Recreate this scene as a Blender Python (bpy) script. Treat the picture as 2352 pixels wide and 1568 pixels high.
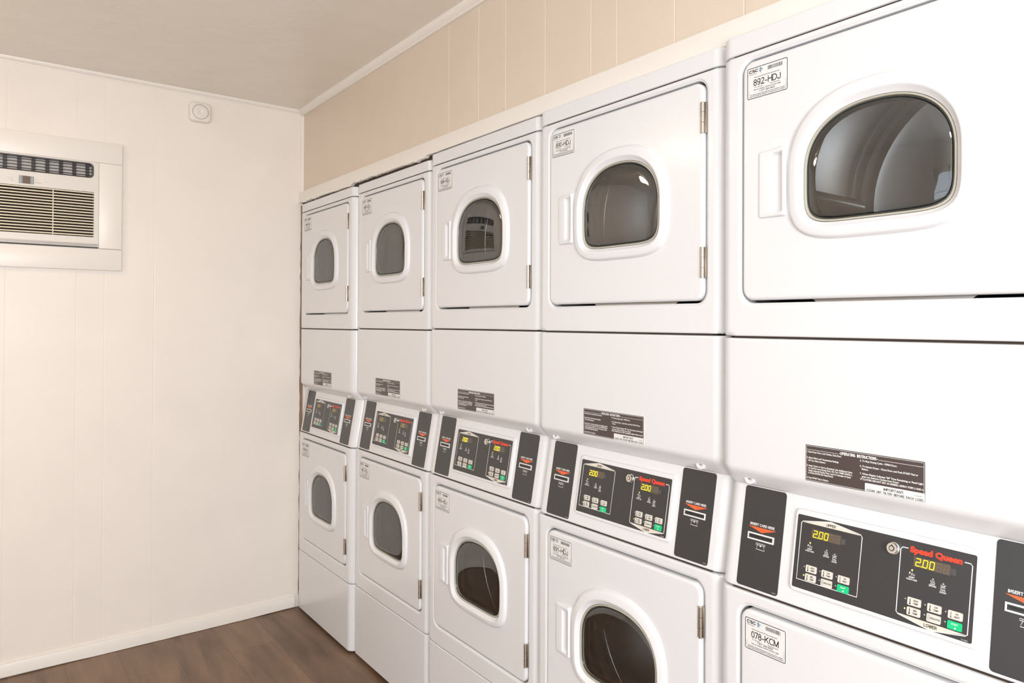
import bpy, bmesh, math, random
from mathutils import Vector, Matrix
random.seed(7)
for o in list(bpy.data.objects): bpy.data.objects.remove(o, do_unlink=True)
scn = bpy.context.scene
COL = scn.collection
PI = math.pi

# ------------------------------------------------------------------ camera
CAMP = Vector((3.7332, -1.2016, 1.4183)); YAW, PITCH, ROLL = 0.8647, 0.0081, 0.0034
FPX, OX, OY = 1668.06, 200.0, -57.56
F = Vector((-math.sin(YAW)*math.cos(PITCH), math.cos(YAW)*math.cos(PITCH), math.sin(PITCH)))
R0 = Vector((math.cos(YAW), math.sin(YAW), 0)); U0 = R0.cross(F)
R = math.cos(ROLL)*R0+math.sin(ROLL)*U0; U = -math.sin(ROLL)*R0+math.cos(ROLL)*U0
cd = bpy.data.cameras.new('camera'); cam = bpy.data.objects.new('camera', cd); COL.objects.link(cam)
m = Matrix((R, U, -F)).transposed().to_4x4(); m.translation = CAMP; cam.matrix_world = m
cd.sensor_width = 36; cd.lens = FPX/2352*36; cd.shift_x = -OX/2352; cd.shift_y = OY/2352; cd.clip_start = .02
scn.camera = cam
# ------------------------------------------------------------------ view, world, daylight
vs = scn.view_settings; vs.view_transform = 'Standard'; vs.look = 'None'; vs.exposure = 0.10; vs.gamma = 1; vs.use_curve_mapping = False
w = bpy.data.worlds.new('sky'); scn.world = w; w.use_nodes = True
w.node_tree.nodes['Background'].inputs[0].default_value = (.80, .90, 1.0, 1); w.node_tree.nodes['Background'].inputs[1].default_value = 1.5

def area(name, loc, rot, sx, sy, power, col, spread=PI):
    l = bpy.data.lights.new(name, 'AREA'); l.shape = 'RECTANGLE'; l.size = sx; l.size_y = sy; l.energy = power; l.color = col; l.spread = spread
    o = bpy.data.objects.new(name, l); COL.objects.link(o); o.location = loc; o.rotation_euler = rot
    return o
XW, H, YB = -.0148, 2.4765, .0315      # end wall, ceiling height, upper back wall plane
YF, XR = -3.0, 5.6                     # front and right walls (behind the camera)
# daylight through the front window and the open doorway on the right
area('window_daylight', (3.35, YF-.06, 1.45), (PI/2, 0, 0), 2.3, 1.5, 8, (.93, .96, 1.0))
area('doorway_daylight', (XR+.06, -1.75, 1.40), (PI/2, 0, PI/2), 1.1, 1.35, 96, (.95, .97, 1.0))

# ------------------------------------------------------------------ materials
MATS = {}
def mat(name, col, rough=.5, metal=0, spec=.5, coat=0, emit=None, es=0, alpha=None):
    if name in MATS: return MATS[name]
    M = bpy.data.materials.new(name); M.use_nodes = True
    b = M.node_tree.nodes['Principled BSDF']
    b.inputs['Base Color'].default_value = (*col, 1); b.inputs['Roughness'].default_value = rough
    b.inputs['Metallic'].default_value = metal; b.inputs['Specular IOR Level'].default_value = spec
    b.inputs['Coat Weight'].default_value = coat; b.inputs['Coat Roughness'].default_value = .12
    if emit: b.inputs['Emission Color'].default_value = (*emit, 1); b.inputs['Emission Strength'].default_value = es
    MATS[name] = M; return M
def nt(M): return M.node_tree, M.node_tree.nodes, M.node_tree.links, M.node_tree.nodes['Principled BSDF']
def bump(M, scale, strength, dist=.002, detail=3, stretch=None, rough_var=None):
    t, n, l, b = nt(M)
    tc = n.new('ShaderNodeTexCoord'); mp = n.new('ShaderNodeMapping'); nz = n.new('ShaderNodeTexNoise'); bp = n.new('ShaderNodeBump')
    if stretch: mp.inputs['Scale'].default_value = stretch
    nz.inputs['Scale'].default_value = scale; nz.inputs['Detail'].default_value = detail
    bp.inputs['Strength'].default_value = strength; bp.inputs['Distance'].default_value = dist
    l.new(tc.outputs['Object'], mp.inputs[0]); l.new(mp.outputs[0], nz.inputs['Vector']); l.new(nz.outputs['Fac'], bp.inputs['Height']); l.new(bp.outputs[0], b.inputs['Normal'])
    return nz

ENAMEL = mat('white_enamel', (.765, .77, .785), .30, coat=.25)
bump(ENAMEL, 3.0, .10, .002, 1)
PLASTIC = mat('white_plastic', (.79, .795, .815), .28)
INNER = mat('galvanised_steel', (.93, .93, .93), .27, metal=1.0)
TUNNEL = mat('grey_liner', (.86, .86, .84), .4)
STEEL = mat('hinge_steel', (.55, .50, .44), .32, metal=1)
CHROME = mat('chrome', (.88, .86, .82), .28, metal=1)
GASKET = mat('window_gasket', (.50, .47, .39), .3)
OVERLAY = mat('charcoal_overlay', (.042, .040, .041), .33)
LABELD = mat('brown_label', (.075, .055, .052), .35)
WINK = mat('white_ink', (.83, .82, .80), .4)
CREAM = mat('cream_ink', (.72, .68, .58), .4)
BLACK = mat('black_ink', (.015, .014, .014), .45)
GREYINK = mat('grey_ink', (.20, .20, .20), .45)
PAPER = mat('white_sticker', (.80, .79, .78), .35)
ORANGE = mat('orange_ink', (.87, .13, .035), .4)
REDINK = mat('red_ink', (.85, .06, .025), .4)
GREEN = mat('green_button', (.0, .58, .22), .4)
BTN = mat('cream_button', (.70, .67, .60), .4)
LEDW = mat('unlit_lamp', (.42, .42, .42), .3)
LEDY = mat('lit_amber_lamp', (.8, .6, .1), .4, emit=(1, .72, .15), es=1.6)
GLOWY = mat('lit_yellow_segments', (.9, .75, .0), .4, emit=(1.0, .82, .01), es=1.5)
GLOWD = mat('dim_yellow_segments', (.45, .36, .1), .4, emit=(.9, .68, .05), es=.30)
SMOKED = mat('smoked_display', (.115, .085, .06), .35)
SMOKE2 = mat('display_edge', (.075, .078, .085), .4)
GHOST = mat('unlit_segments', (.15, .125, .10), .4)
LOGOB = mat('logo_blue', (.12, .28, .55), .4); LOGOG = mat('logo_green', (.18, .50, .30), .4); LOGON = mat('logo_navy', (.02, .05, .22), .4)
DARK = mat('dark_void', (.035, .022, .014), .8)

GLASS = bpy.data.materials.new('window_glass'); GLASS.use_nodes = True
g = GLASS.node_tree; [g.nodes.remove(x) for x in list(g.nodes) if x.type == 'BSDF_PRINCIPLED']
_t = g.nodes.new('ShaderNodeBsdfTransparent'); _t.inputs[0].default_value = (.97, .98, .97, 1)
_g = g.nodes.new('ShaderNodeBsdfGlossy'); _g.inputs['Roughness'].default_value = .02
_f = g.nodes.new('ShaderNodeFresnel'); _f.inputs[0].default_value = 2.3; _m = g.nodes.new('ShaderNodeMixShader')
g.links.new(_f.outputs[0], _m.inputs[0]); g.links.new(_t.outputs[0], _m.inputs[1]); g.links.new(_g.outputs[0], _m.inputs[2])
g.links.new(_m.outputs[0], g.nodes['Material Output'].inputs[0])

def wallmat(name, col, var=.04):
    M = mat(name, col, .42); t, n, l, b = nt(M)
    nz = bump(M, 5, .12, .003, 4)
    r = n.new('ShaderNodeValToRGB'); r.color_ramp.elements[0].position = .3; r.color_ramp.elements[1].position = .7
    r.color_ramp.elements[0].color = (*[c*(1-var) for c in col], 1); r.color_ramp.elements[1].color = (*col, 1)
    l.new(nz.outputs['Fac'], r.inputs[0]); l.new(r.outputs[0], b.inputs['Base Color']); return M
WALLL = wallmat('cream_wall_paint', (.885, .825, .76))
WALLB = wallmat('beige_wall_paint', (.735, .625, .515))
TRIM = mat('white_trim_paint', (.86, .82, .765), .35)
CEIL = mat('ceiling_plaster', (.84, .785, .71), .27)
def ceilbump():
    t, n, l, b = nt(CEIL)
    tc = n.new('ShaderNodeTexCoord'); a = n.new('ShaderNodeTexNoise'); a.inputs['Scale'].default_value = 3.2; a.inputs['Detail'].default_value = 3
    v = n.new('ShaderNodeTexNoise'); v.inputs['Scale'].default_value = 38; v.inputs['Detail'].default_value = 5; v.inputs['Roughness'].default_value = .7
    mask = n.new('ShaderNodeMath'); mask.operation = 'POWER'; mul = n.new('ShaderNodeMath'); mul.operation = 'MULTIPLY'
    mask.inputs[1].default_value = 3.0
    add = n.new('ShaderNodeMath'); add.operation = 'ADD'
    bp = n.new('ShaderNodeBump'); bp.inputs['Strength'].default_value = .55; bp.inputs['Distance'].default_value = .012
    l.new(tc.outputs['Object'], a.inputs['Vector']); l.new(tc.outputs['Object'], v.inputs['Vector'])
    l.new(a.outputs['Fac'], mask.inputs[0]); l.new(mask.outputs[0], mul.inputs[0]); l.new(v.outputs['Fac'], mul.inputs[1])
    l.new(mul.outputs[0], add.inputs[0]); l.new(a.outputs['Fac'], add.inputs[1]); l.new(add.outputs[0], bp.inputs['Height']); l.new(bp.outputs[0], b.inputs['Normal'])
ceilbump()
FLOOR = mat('brown_vinyl_planks', (.2, .12, .07), .44)
def floormat():
    t, n, l, b = nt(FLOOR)
    tc = n.new('ShaderNodeTexCoord'); mp = n.new('ShaderNodeMapping'); mp.inputs['Location'].default_value = (.44-.0, .0, 0)
    br = n.new('ShaderNodeTexBrick'); br.offset = .37; br.inputs['Scale'].default_value = 1
    br.inputs['Brick Width'].default_value = 1.22; br.inputs['Row Height'].default_value = .185
    br.inputs['Mortar Size'].default_value = .0008; br.inputs['Mortar Smooth'].default_value = .3
    br.inputs['Color1'].default_value = (0, 0, 0, 1); br.inputs['Color2'].default_value = (1, 1, 1, 1); br.inputs['Mortar'].default_value = (.5, .5, .5, 1)
    l.new(tc.outputs['Object'], mp.inputs[0]); l.new(mp.outputs[0], br.inputs['Vector'])
    st = n.new('ShaderNodeMapping'); st.inputs['Scale'].default_value = (1.3, 7.5, 1)
    nz = n.new('ShaderNodeTexNoise'); nz.inputs['Scale'].default_value = 1.6; nz.inputs['Detail'].default_value = 5; nz.inputs['Distortion'].default_value = .6
    l.new(tc.outputs['Object'], st.inputs[0]); l.new(st.outputs[0], nz.inputs['Vector'])
    st2 = n.new('ShaderNodeMapping'); st2.inputs['Scale'].default_value = (3, 90, 1)
    n2 = n.new('ShaderNodeTexNoise'); n2.inputs['Scale'].default_value = 1.5; n2.inputs['Detail'].default_value = 3
    l.new(tc.outputs['Object'], st2.inputs[0]); l.new(st2.outputs[0], n2.inputs['Vector'])
    a1 = n.new('ShaderNodeMath'); a1.operation = 'MULTIPLY_ADD'; a1.inputs[1].default_value = .20
    l.new(br.outputs['Color'], a1.inputs[0]); l.new(nz.outputs['Fac'], a1.inputs[2])
    a2 = n.new('ShaderNodeMath'); a2.operation = 'MULTIPLY_ADD'; a2.inputs[1].default_value = .12
    l.new(n2.outputs['Fac'], a2.inputs[0]); l.new(a1.outputs[0], a2.inputs[2])
    r = n.new('ShaderNodeValToRGB'); e = r.color_ramp.elements
    e[0].position = .36; e[0].color = (.085, .047, .024, 1); e[1].position = .84; e[1].color = (.250, .155, .094, 1)
    x = e.new(.58); x.color = (.165, .098, .058, 1)
    l.new(a2.outputs[0], r.inputs[0])
    mx = n.new('ShaderNodeMix'); mx.data_type = 'RGBA'; mx.inputs[7].default_value = (.085, .050, .030, 1)
    l.new(br.outputs['Fac'], mx.inputs[0]); l.new(r.outputs[0], mx.inputs[6]); l.new(mx.outputs[2], b.inputs['Base Color'])
    bp = n.new('ShaderNodeBump'); bp.inputs['Strength'].default_value = .15; bp.inputs['Distance'].default_value = .001
    l.new(n2.outputs['Fac'], bp.inputs['Height']); l.new(bp.outputs[0], b.inputs['Normal'])
floormat()

# ------------------------------------------------------------------ helpers
def finish(bm, ang=32):
    bm.normal_update()
    for f in bm.faces: f.smooth = True
    lim = math.radians(ang)
    for e in bm.edges:
        if len(e.link_faces) == 2 and e.calc_face_angle(0) > lim: e.smooth = False
def to_mesh(name, bm, mats, smooth=True, weld=True):
    if weld: bmesh.ops.remove_doubles(bm, verts=bm.verts, dist=1e-6)
    if smooth: finish(bm)
    me = bpy.data.meshes.new(name); bm.to_mesh(me); bm.free()
    for M in (mats if isinstance(mats, (list, tuple)) else [mats]): me.materials.append(M)
    return me
def link(name, me, parent=None, loc=(0, 0, 0), label=None, cat=None, group=None, kind=None):
    o = bpy.data.objects.new(name, me); COL.objects.link(o); o.location = loc
    if parent: o.parent = parent
    if label: o['label'] = label
    if cat: o['category'] = cat
    if group: o['group'] = group
    if kind: o['kind'] = kind
    return o
def box(bm, x0, x1, y0, y1, z0, z1, mi=0, bev=0):
    r = bmesh.ops.create_cube(bm, size=1)
    vsx = r['verts']
    for v in vsx: v.co = Vector(((x0+x1)/2+v.co.x*(x1-x0), (y0+y1)/2+v.co.y*(y1-y0), (z0+z1)/2+v.co.z*(z1-z0)))
    fs = set(f for v in vsx for f in v.link_faces)
    for f in fs: f.material_index = mi
    if bev:
        es = list(set(e for v in vsx for e in v.link_edges))
        bmesh.ops.bevel(bm, geom=es, offset=bev, segments=2, affect='EDGES', profile=.5)
def cyl(bm, c, axis, r, length, n=24, mi=0, r2=None):
    axis = Vector(axis).normalized(); q = Vector((0, 0, 1)).rotation_difference(axis).to_matrix().to_4x4(); q.translation = Vector(c)
    rr = bmesh.ops.create_cone(bm, cap_ends=True, cap_tris=False, segments=n, radius1=r, radius2=r if r2 is None else r2, depth=length, matrix=q)
    for f in set(f for v in rr['verts'] for f in v.link_faces): f.material_index = mi
def loft(bm, rings, mi=0, close=True, cap0=False, cap1=False):
    V = [[bm.verts.new(p) for p in r] for r in rings]
    n = len(V[0])
    for a, b in zip(V, V[1:]):
        for i in range(n if close else n-1):
            j = (i+1) % n
            try: f = bm.faces.new((a[i], a[j], b[j], b[i])); f.material_index = mi
            except ValueError: pass
    if cap0: f = bm.faces.new(list(reversed(V[0]))); f.material_index = mi
    if cap1: f = bm.faces.new(V[-1]); f.material_index = mi
    return V
# implicit outlines, sampled along common rays so that any two can be bridged
def s_rr(x0, x1, z0, z1, r):
    cx, cz, hx, hz = (x0+x1)/2, (z0+z1)/2, (x1-x0)/2, (z1-z0)/2
    def f(x, z):
        qx, qz = abs(x-cx)-hx+r, abs(z-cz)-hz+r
        return math.hypot(max(qx, 0), max(qz, 0))+min(max(qx, qz), 0)-r
    return f
def s_win(cx, cz, a, top, bot, nt_=2.3, nb=6.0):
    def f(x, z):
        h, n = (top, nt_) if z > cz else (bot, nb)
        return abs((x-cx)/a)**n+abs((z-cz)/h)**n-1
    return f
def ray(f, c, t):
    lo, hi = 0., 1.2; dx, dz = math.cos(t), math.sin(t)
    for _ in range(40):
        md = (lo+hi)/2
        if f(c[0]+dx*md, c[1]+dz*md) < 0: lo = md
        else: hi = md
    return c[0]+dx*lo, c[1]+dz*lo
def ring(f, c, y, angs): return [Vector((p[0], y, p[1])) for p in (ray(f, c, t) for t in angs)]
def angles(c, rects, n=72):
    A = [2*PI*i/n for i in range(n)]
    for (x0, x1, z0, z1, r) in rects:
        for sx, sz in ((1, 1), (-1, 1), (-1, -1), (1, -1)):
            ccx = x1-r if sx > 0 else x0+r; ccz = z1-r if sz > 0 else z0+r
            for k in range(7):
                t = PI/2*k/6; A.append(math.atan2(ccz+sz*r*math.sin(t)-c[1], ccx+sx*r*math.cos(t)-c[0]) % (2*PI))
    A = sorted(A); out = [A[0]]
    for a in A[1:]:
        if a-out[-1] > .004: out.append(a)
    return out
def grid(bm, xs, zs, mi=0):   # xs: (x, dy), zs: (z, y)
    V = [[bm.verts.new((x, y+dy, z)) for x, dy in xs] for z, y in zs]
    for a, b in zip(V, V[1:]):
        for i in range(len(xs)-1): f = bm.faces.new((a[i], a[i+1], b[i+1], b[i])); f.material_index = mi
    return V
def xprof(x0, x1, r=.030, n=7):
    L = [(x0, r+.02)]+[(x0+r*(1-math.cos(t)), r*(1-math.sin(t))) for t in [PI/2*k/n for k in range(n+1)]]
    L += [(x0+r+.002, 0)]
    return L+[(x0+x1-x, dy) for x, dy in reversed(L)]

# ------------------------------------------------------------------ printed matter
_txt = {}
def text_geo(s, bold=0.0):
    k = (s, bold)
    if k in _txt: return _txt[k]
    cu = bpy.data.curves.new('t', 'FONT'); cu.body = s; cu.size = 1; cu.resolution_u = 3; cu.offset = bold
    o = bpy.data.objects.new('t', cu); COL.objects.link(o)
    dg = bpy.context.evaluated_depsgraph_get(); me = bpy.data.meshes.new_from_object(o.evaluated_get(dg))
    vs_ = [(v.co.x, v.co.y) for v in me.vertices]; fs = [tuple(p.vertices) for p in me.polygons]
    bpy.data.objects.remove(o, do_unlink=True); bpy.data.curves.remove(cu); bpy.data.meshes.remove(me)
    _txt[k] = (vs_, fs); return _txt[k]
CAPH = max(v[1] for v in text_geo('H')[0])
def _arc(cx, cy, rx, ry, a0, a1, n=10): return [(cx+rx*math.cos(math.radians(a0+(a1-a0)*k/n)), cy+ry*math.sin(math.radians(a0+(a1-a0)*k/n))) for k in range(n+1)]
def _L(*p): return [(p[i], p[i+1]) for i in range(0, len(p), 2)]
SG = {'A': (.68, [_L(0, 0, .34, 1), _L(.34, 1, .68, 0), _L(.13, .33, .55, .33)]), 'B': (.58, [_L(0, 0, 0, 1), _L(0, 1, .34, 1)+_arc(.34, .76, .21, .24, 90, -90), _L(0, .52, .34, .52)+_arc(.34, .26, .24, .26, 90, -90), _L(0, .52, .34, .52), _L(.34, 0, 0, 0)]),
 'C': (.64, [_arc(.36, .5, .36, .5, 42, 318, 18)]), 'D': (.62, [_L(0, 0, 0, 1), _L(0, 1, .24, 1)+_arc(.24, .5, .38, .5, 90, -90, 14)+[(0, 0)]]), 'E': (.52, [_L(0, 0, 0, 1), _L(0, 1, .52, 1), _L(0, .53, .47, .53), _L(0, 0, .52, 0)]),
 'F': (.50, [_L(0, 0, 0, 1), _L(0, 1, .5, 1), _L(0, .52, .42, .52)]), 'G': (.68, [_arc(.36, .5, .36, .5, 42, 330, 18), _L(.68, .48, .68, .02), _L(.42, .48, .68, .48)]), 'H': (.58, [_L(0, 0, 0, 1), _L(.58, 0, .58, 1), _L(0, .53, .58, .53)]),
 'I': (.0, [_L(0, 0, 0, 1)]), 'J': (.42, [_L(.42, 1, .42, .26)+_arc(.21, .23, .21, .23, 0, -180, 10)+[(0, .32)]]), 'K': (.60, [_L(0, 0, 0, 1), _L(0, .34, .56, 1), _L(.20, .58, .60, 0)]), 'L': (.48, [_L(0, 0, 0, 1), _L(0, 0, .48, 0)]),
 'M': (.70, [_L(0, 0, 0, 1), _L(.70, 0, .70, 1), _L(0, 1, .35, .05), _L(.35, .05, .70, 1)]), 'N': (.58, [_L(0, 0, 0, 1), _L(.58, 0, .58, 1), _L(0, 1, .58, 0)]), 'O': (.72, [_arc(.36, .5, .36, .5, 0, 360, 24)]),
 'P': (.56, [_L(0, 0, 0, 1), _L(0, 1, .32, 1)+_arc(.32, .74, .24, .26, 90, -90)+[(0, .48)]]), 'Q': (.72, [_arc(.36, .5, .36, .5, 0, 360, 24), _L(.42, .24, .70, -.04)]), 'R': (.60, [_L(0, 0, 0, 1), _L(0, 1, .34, 1)+_arc(.34, .76, .23, .24, 90, -90)+[(0, .52)], _L(.34, .52, .58, .0)]),
 'S': (.56, [_arc(.28, .745, .25, .255, 30, 250, 12)+_arc(.29, .255, .27, .255, 70, -150, 12)]), 'T': (.60, [_L(.30, 0, .30, 1), _L(0, 1, .60, 1)]), 'U': (.58, [_L(0, 1, 0, .30)+_arc(.29, .29, .29, .29, 180, 360, 12)+[(.58, 1)]]), 'V': (.64, [_L(0, 1, .32, 0), _L(.32, 0, .64, 1)]),
 'W': (.92, [_L(0, 1, .22, 0), _L(.22, 0, .46, 1), _L(.46, 1, .70, 0), _L(.70, 0, .92, 1)]), 'X': (.62, [_L(0, 0, .6, 1), _L(0, 1, .62, 0)]), 'Y': (.64, [_L(0, 1, .32, .42), _L(.64, 1, .32, .42), _L(.32, .42, .32, 0)]), 'Z': (.58, [_L(0, 1, .56, 1), _L(.56, 1, 0, 0), _L(0, 0, .58, 0)]),
 '0': (.46, [_arc(.23, .5, .23, .5, 0, 360, 22)]), '1': (.36, [_L(.25, 0, .25, 1), _L(.25, .98, .04, .76)]), '2': (.46, [_arc(.23, .74, .22, .26, 170, -25, 12)+[(.02, .0)], _L(0, 0, .46, 0)]), '3': (.44, [_arc(.21, .76, .2, .24, 150, -80, 10), _arc(.21, .27, .23, .27, 80, -150, 10)]),
 '4': (.50, [_L(.36, 0, .36, 1), _L(.36, 1, 0, .30), _L(0, .30, .50, .30)]), '5': (.46, [_L(.42, 1, .08, 1), _L(.08, 1, .04, .50), _arc(.22, .33, .24, .33, 130, -150, 14)]), '6': (.46, [_arc(.23, .31, .22, .31, 0, 360, 16), _L(.02, .36, .04, .60)+_arc(.26, .68, .22, .32, 170, 40, 8)]),
 '7': (.44, [_L(0, 1, .44, 1), _L(.44, 1, .14, 0)]), '8': (.46, [_arc(.23, .76, .19, .24, 0, 360, 16), _arc(.23, .27, .23, .27, 0, 360, 16)]), '9': (.46, [_arc(.23, .69, .22, .31, 0, 360, 16), _L(.44, .64, .42, .40)+_arc(.20, .32, .22, .32, -10, -140, 8)]),
 '-': (.36, [_L(.05, .36, .31, .36)]), '/': (.30, [_L(0, -.02, .30, 1.02)]), '.': (.04, [_L(0, 0, 0, .10)]), ',': (.04, [_L(0, -.12, .03, .08)]), ':': (.04, [_L(0, 0, 0, .11), _L(0, .5, 0, .61)]), ' ': (.14, [])}
class Print:
    """flat print: shapes in (u,v) on a frame, h = height above the frame"""
    def __init__(s, mats): s.v = []; s.f = []; s.m = []; s.mats = mats
    def mi(s, M):
        if M not in s.mats: s.mats.append(M)
        return s.mats.index(M)
    def poly(s, pts, M, h=.0006):
        b = len(s.v); s.v += [(x, y, h) for x, y in pts]; s.f.append(tuple(range(b, b+len(pts)))); s.m.append(s.mi(M))
    def quad(s, x0, y0, x1, y1, M, h=.0006): s.poly([(x0, y0), (x1, y0), (x1, y1), (x0, y1)], M, h)
    def rrpts(s, x0, y0, x1, y1, r, n=5):
        P = []
        for cx, cy, a in ((x1-r, y0+r, -PI/2), (x1-r, y1-r, 0), (x0+r, y1-r, PI/2), (x0+r, y0+r, PI)):
            P += [(cx+r*math.cos(a+PI/2*k/n), cy+r*math.sin(a+PI/2*k/n)) for k in range(n+1)]
        return P
    def plate(s, x0, y0, x1, y1, r, M, h=.0004, h0=-.0002):
        P = s.rrpts(x0, y0, x1, y1, r); s.poly(P, M, h); b = len(s.v); n = len(P)
        s.v += [(x, y, h) for x, y in P]+[(x, y, h0) for x, y in P]
        for i in range(n): j = (i+1) % n; s.f.append((b+i, b+n+i, b+n+j, b+j)); s.m.append(s.mi(M))
    def loop(s, P, t, M, h=.0006, closed=True):
        n = len(P); I = []; O = []
        for i in range(n):
            a = P[i-1] if (closed or i > 0) else P[i]; c = P[(i+1) % n] if (closed or i < n-1) else P[i]
            d = Vector((c[0]-a[0], c[1]-a[1])); d = d.normalized() if d.length else Vector((1, 0)); nx, ny = -d.y*t/2, d.x*t/2
            I.append((P[i][0]+nx, P[i][1]+ny)); O.append((P[i][0]-nx, P[i][1]-ny))
        for i in range(n if closed else n-1):
            j = (i+1) % n; s.poly([O[i], O[j], I[j], I[i]], M, h)
    def disc(s, x, y, r, M, h=.0006, n=12): s.poly([(x+r*math.cos(2*PI*k/n), y+r*math.sin(2*PI*k/n)) for k in range(n)], M, h)
    def text(s, t, x, y, cap, M, w=None, bold=.0, h=.0006, al='l', slant=0, rot=0):
        vs_, fs = text_geo(t, bold)
        if not vs_: return
        x0 = min(v[0] for v in vs_); x1 = max(v[0] for v in vs_); sy = cap/CAPH; sx = (w/(x1-x0)) if w else sy*.92
        W_ = (x1-x0)*sx; ox = x-(0 if al == 'l' else W_/2 if al == 'c' else W_)
        b = len(s.v); mi = s.mi(M)
        for a, c in vs_:
            px, py = (a-x0)*sx+slant*c*sy, c*sy
            if rot: s.v.append((x-py, y+px, h))
            else: s.v.append((ox+px, y+py, h))
        for f in fs: s.f.append(tuple(b+i for i in f)); s.m.append(mi)
    def caps(s, t, x, y, cap, M, w, wt=.13, h=.0006, al='l', slant=0, track=.21):
        tot = sum(SG[c][0] for c in t)+track*(len(t)-1); lw = cap*wt; ch = cap-lw; k = (w-lw)/tot
        u = x-(0 if al == 'l' else w/2)+lw/2
        for c in t:
            gw, st = SG[c]
            for p in st:
                q = [(u+a*k+slant*b*ch, y+lw/2+b*ch) for a, b in p]
                if len(q) == 2:      # square the ends
                    d = Vector((q[1][0]-q[0][0], q[1][1]-q[0][1])).normalized()*lw*.48
                    q = [(q[0][0]-d.x, q[0][1]-d.y), (q[1][0]+d.x, q[1][1]+d.y)]
                s.loop(q, lw, M, h, closed=False)
            u += (gw+track)*k
    def mesh(s, name, O=(0, 0, 0), Uv=(1, 0, 0), Vv=(0, 0, 1)):
        O, Uv, Vv = Vector(O), Vector(Uv), Vector(Vv); N = Uv.cross(Vv)
        me = bpy.data.meshes.new(name); me.from_pydata([O+Uv*a+Vv*b+N*c for a, b, c in s.v], [], s.f)
        for M in s.mats: me.materials.append(M)
        me.polygons.foreach_set('material_index', s.m); me.update()
        return me

# ------------------------------------------------------------------ dryer stack (local frame: x along the row, y into the wall, z up)
X0, X1 = -.002, .6766
DX0, DX1, DH = .0605, .6195, .4800      # door, z measured from its top edge
WC = (.3470, -.2460)                    # window centre in door frame
BC = (.3455, -.2465)
def win(k=0): return s_win(WC[0], WC[1], .1420+k, .1155+k, .0975+k)
def bez(k=0): return s_win(BC[0], BC[1], .1750+k, .1530+k, .1270+k, 2.35, 4.2)

def m_front_panel(z0, z1, dz):          # sheet front around one door; dz = door top
    bm = bmesh.new(); c = (WC[0], WC[1]+dz); g0 = .0055; r = .029
    hole = lambda k: s_rr(DX0-g0-k, DX1+g0+k, dz-DH-g0-k, dz+g0+k, r+k)
    A = angles(c, [(DX0-g0, DX1+g0, dz-DH-g0, dz+g0, r), (X0, X1, z0, z1, .004)])
    rings = []
    Rr, rz = .030, .003
    for y in (.050, .030, .024, .018, .013, .009, .006, .004, .0025, .0012, .0004, .0):
        ix = Rr*(1-math.sqrt(max(0, 1-((Rr-y)/Rr)**2))) if y < Rr else 0; ix = min(ix, Rr) if y > 0 else Rr
        iz = rz*(1-math.sqrt(max(0, 1-((rz-y)/rz)**2))) if y < rz else 0
        rings.append(ring(s_rr(X0+ix, X1-ix, z0+iz, z1-iz, .0035), c, y, A))
    rings.append(ring(s_rr(X0+Rr+.002, X1-Rr-.002, z0+rz+.002, z1-rz-.002, .0035), c, 0, A))
    for k, y in ((.009, 0), (.0075, 0), (.005, .0008), (.0035, .0022), (.0025, .0030), (.0010, .0034), (.0, .0048), (.0, .030)): rings.append(ring(hole(k), c, y, A))
    loft(bm, rings); return to_mesh('front_panel', bm, ENAMEL)
def m_door():
    bm = bmesh.new(); c = WC; A = angles(c, [(DX0, DX1, -DH, 0, .024)], 96)
    rr = lambda k: s_rr(DX0+k, DX1-k, -DH+k, -k, max(.024-k, .004))
    yf = -.0035; e = .007; rings = [ring(rr(0), c, .026, A)]
    for t in range(0, 7):
        a = PI/2*t/6; rings.append(ring(rr(e*(1-math.cos(a))), c, yf+e*(1-math.sin(a)), A))
    rings.append(ring(rr(e+.0015), c, yf, A))
    rings.append(ring(bez(-.012), c, yf, A)); rings.append(ring(bez(-.014), c, .026, A)); rings.append(ring(rr(0), c, .026, A))
    loft(bm, rings); return to_mesh('door', bm, ENAMEL)
def m_bezel():
    bm = bmesh.new(); c = WC; A = [2*PI*i/110 for i in range(110)]
    def mix(t, k=0):       # blend from bezel outline (0) to window outline (1)
        rb, rw = bez(k), win(k)
        o = []
        for a in A:
            p, q = ray(rb, c, a), ray(rw, c, a); o.append((p[0]*(1-t)+q[0]*t, p[1]*(1-t)+q[1]*t))
        return o
    prof = [(-.02, -.0028), (.0, -.0036), (.03, -.0046), (.07, -.0072), (.12, -.0098), (.18, -.0114), (.26, -.0124), (.40, -.0134), (.52, -.0142), (.62, -.0148), (.68, -.0150), (.73, -.0145), (.80, -.0122), (.90, -.0092), (1.0, -.0066)]
    rings = [[Vector((x, y, z)) for x, z in mix(t)] for t, y in prof]
    for k, y in ((-.0012, -.0056), (-.0015, -.003), (-.0015, .004)): rings.append(ring(win(k), c, y, A))
    rings.append(ring(win(.01), c, .004, A))
    loft(bm, rings); return to_mesh('door_bezel', bm, PLASTIC)
def m_gasket():
    bm = bmesh.new(); A = [2*PI*i/110 for i in range(110)]
    loft(bm, [ring(win(k), WC, y, A) for k, y in ((-.0022, .004), (-.0022, -.0052), (-.0034, -.0070), (-.0052, -.0066), (-.0062, -.0040), (-.0062, .004))])
    loft(bm, [ring(win(k), WC, y, A) for k, y in ((-.0063, .006), (-.0063, -.0030), (-.0085, -.0034), (-.0105, .0010), (-.0125, .0100), (-.0125, .012))], 1)
    return to_mesh('window_gasket', bm, [GASKET, mat('dark_glass_rim', (.05, .055, .05), .12)])
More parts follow.
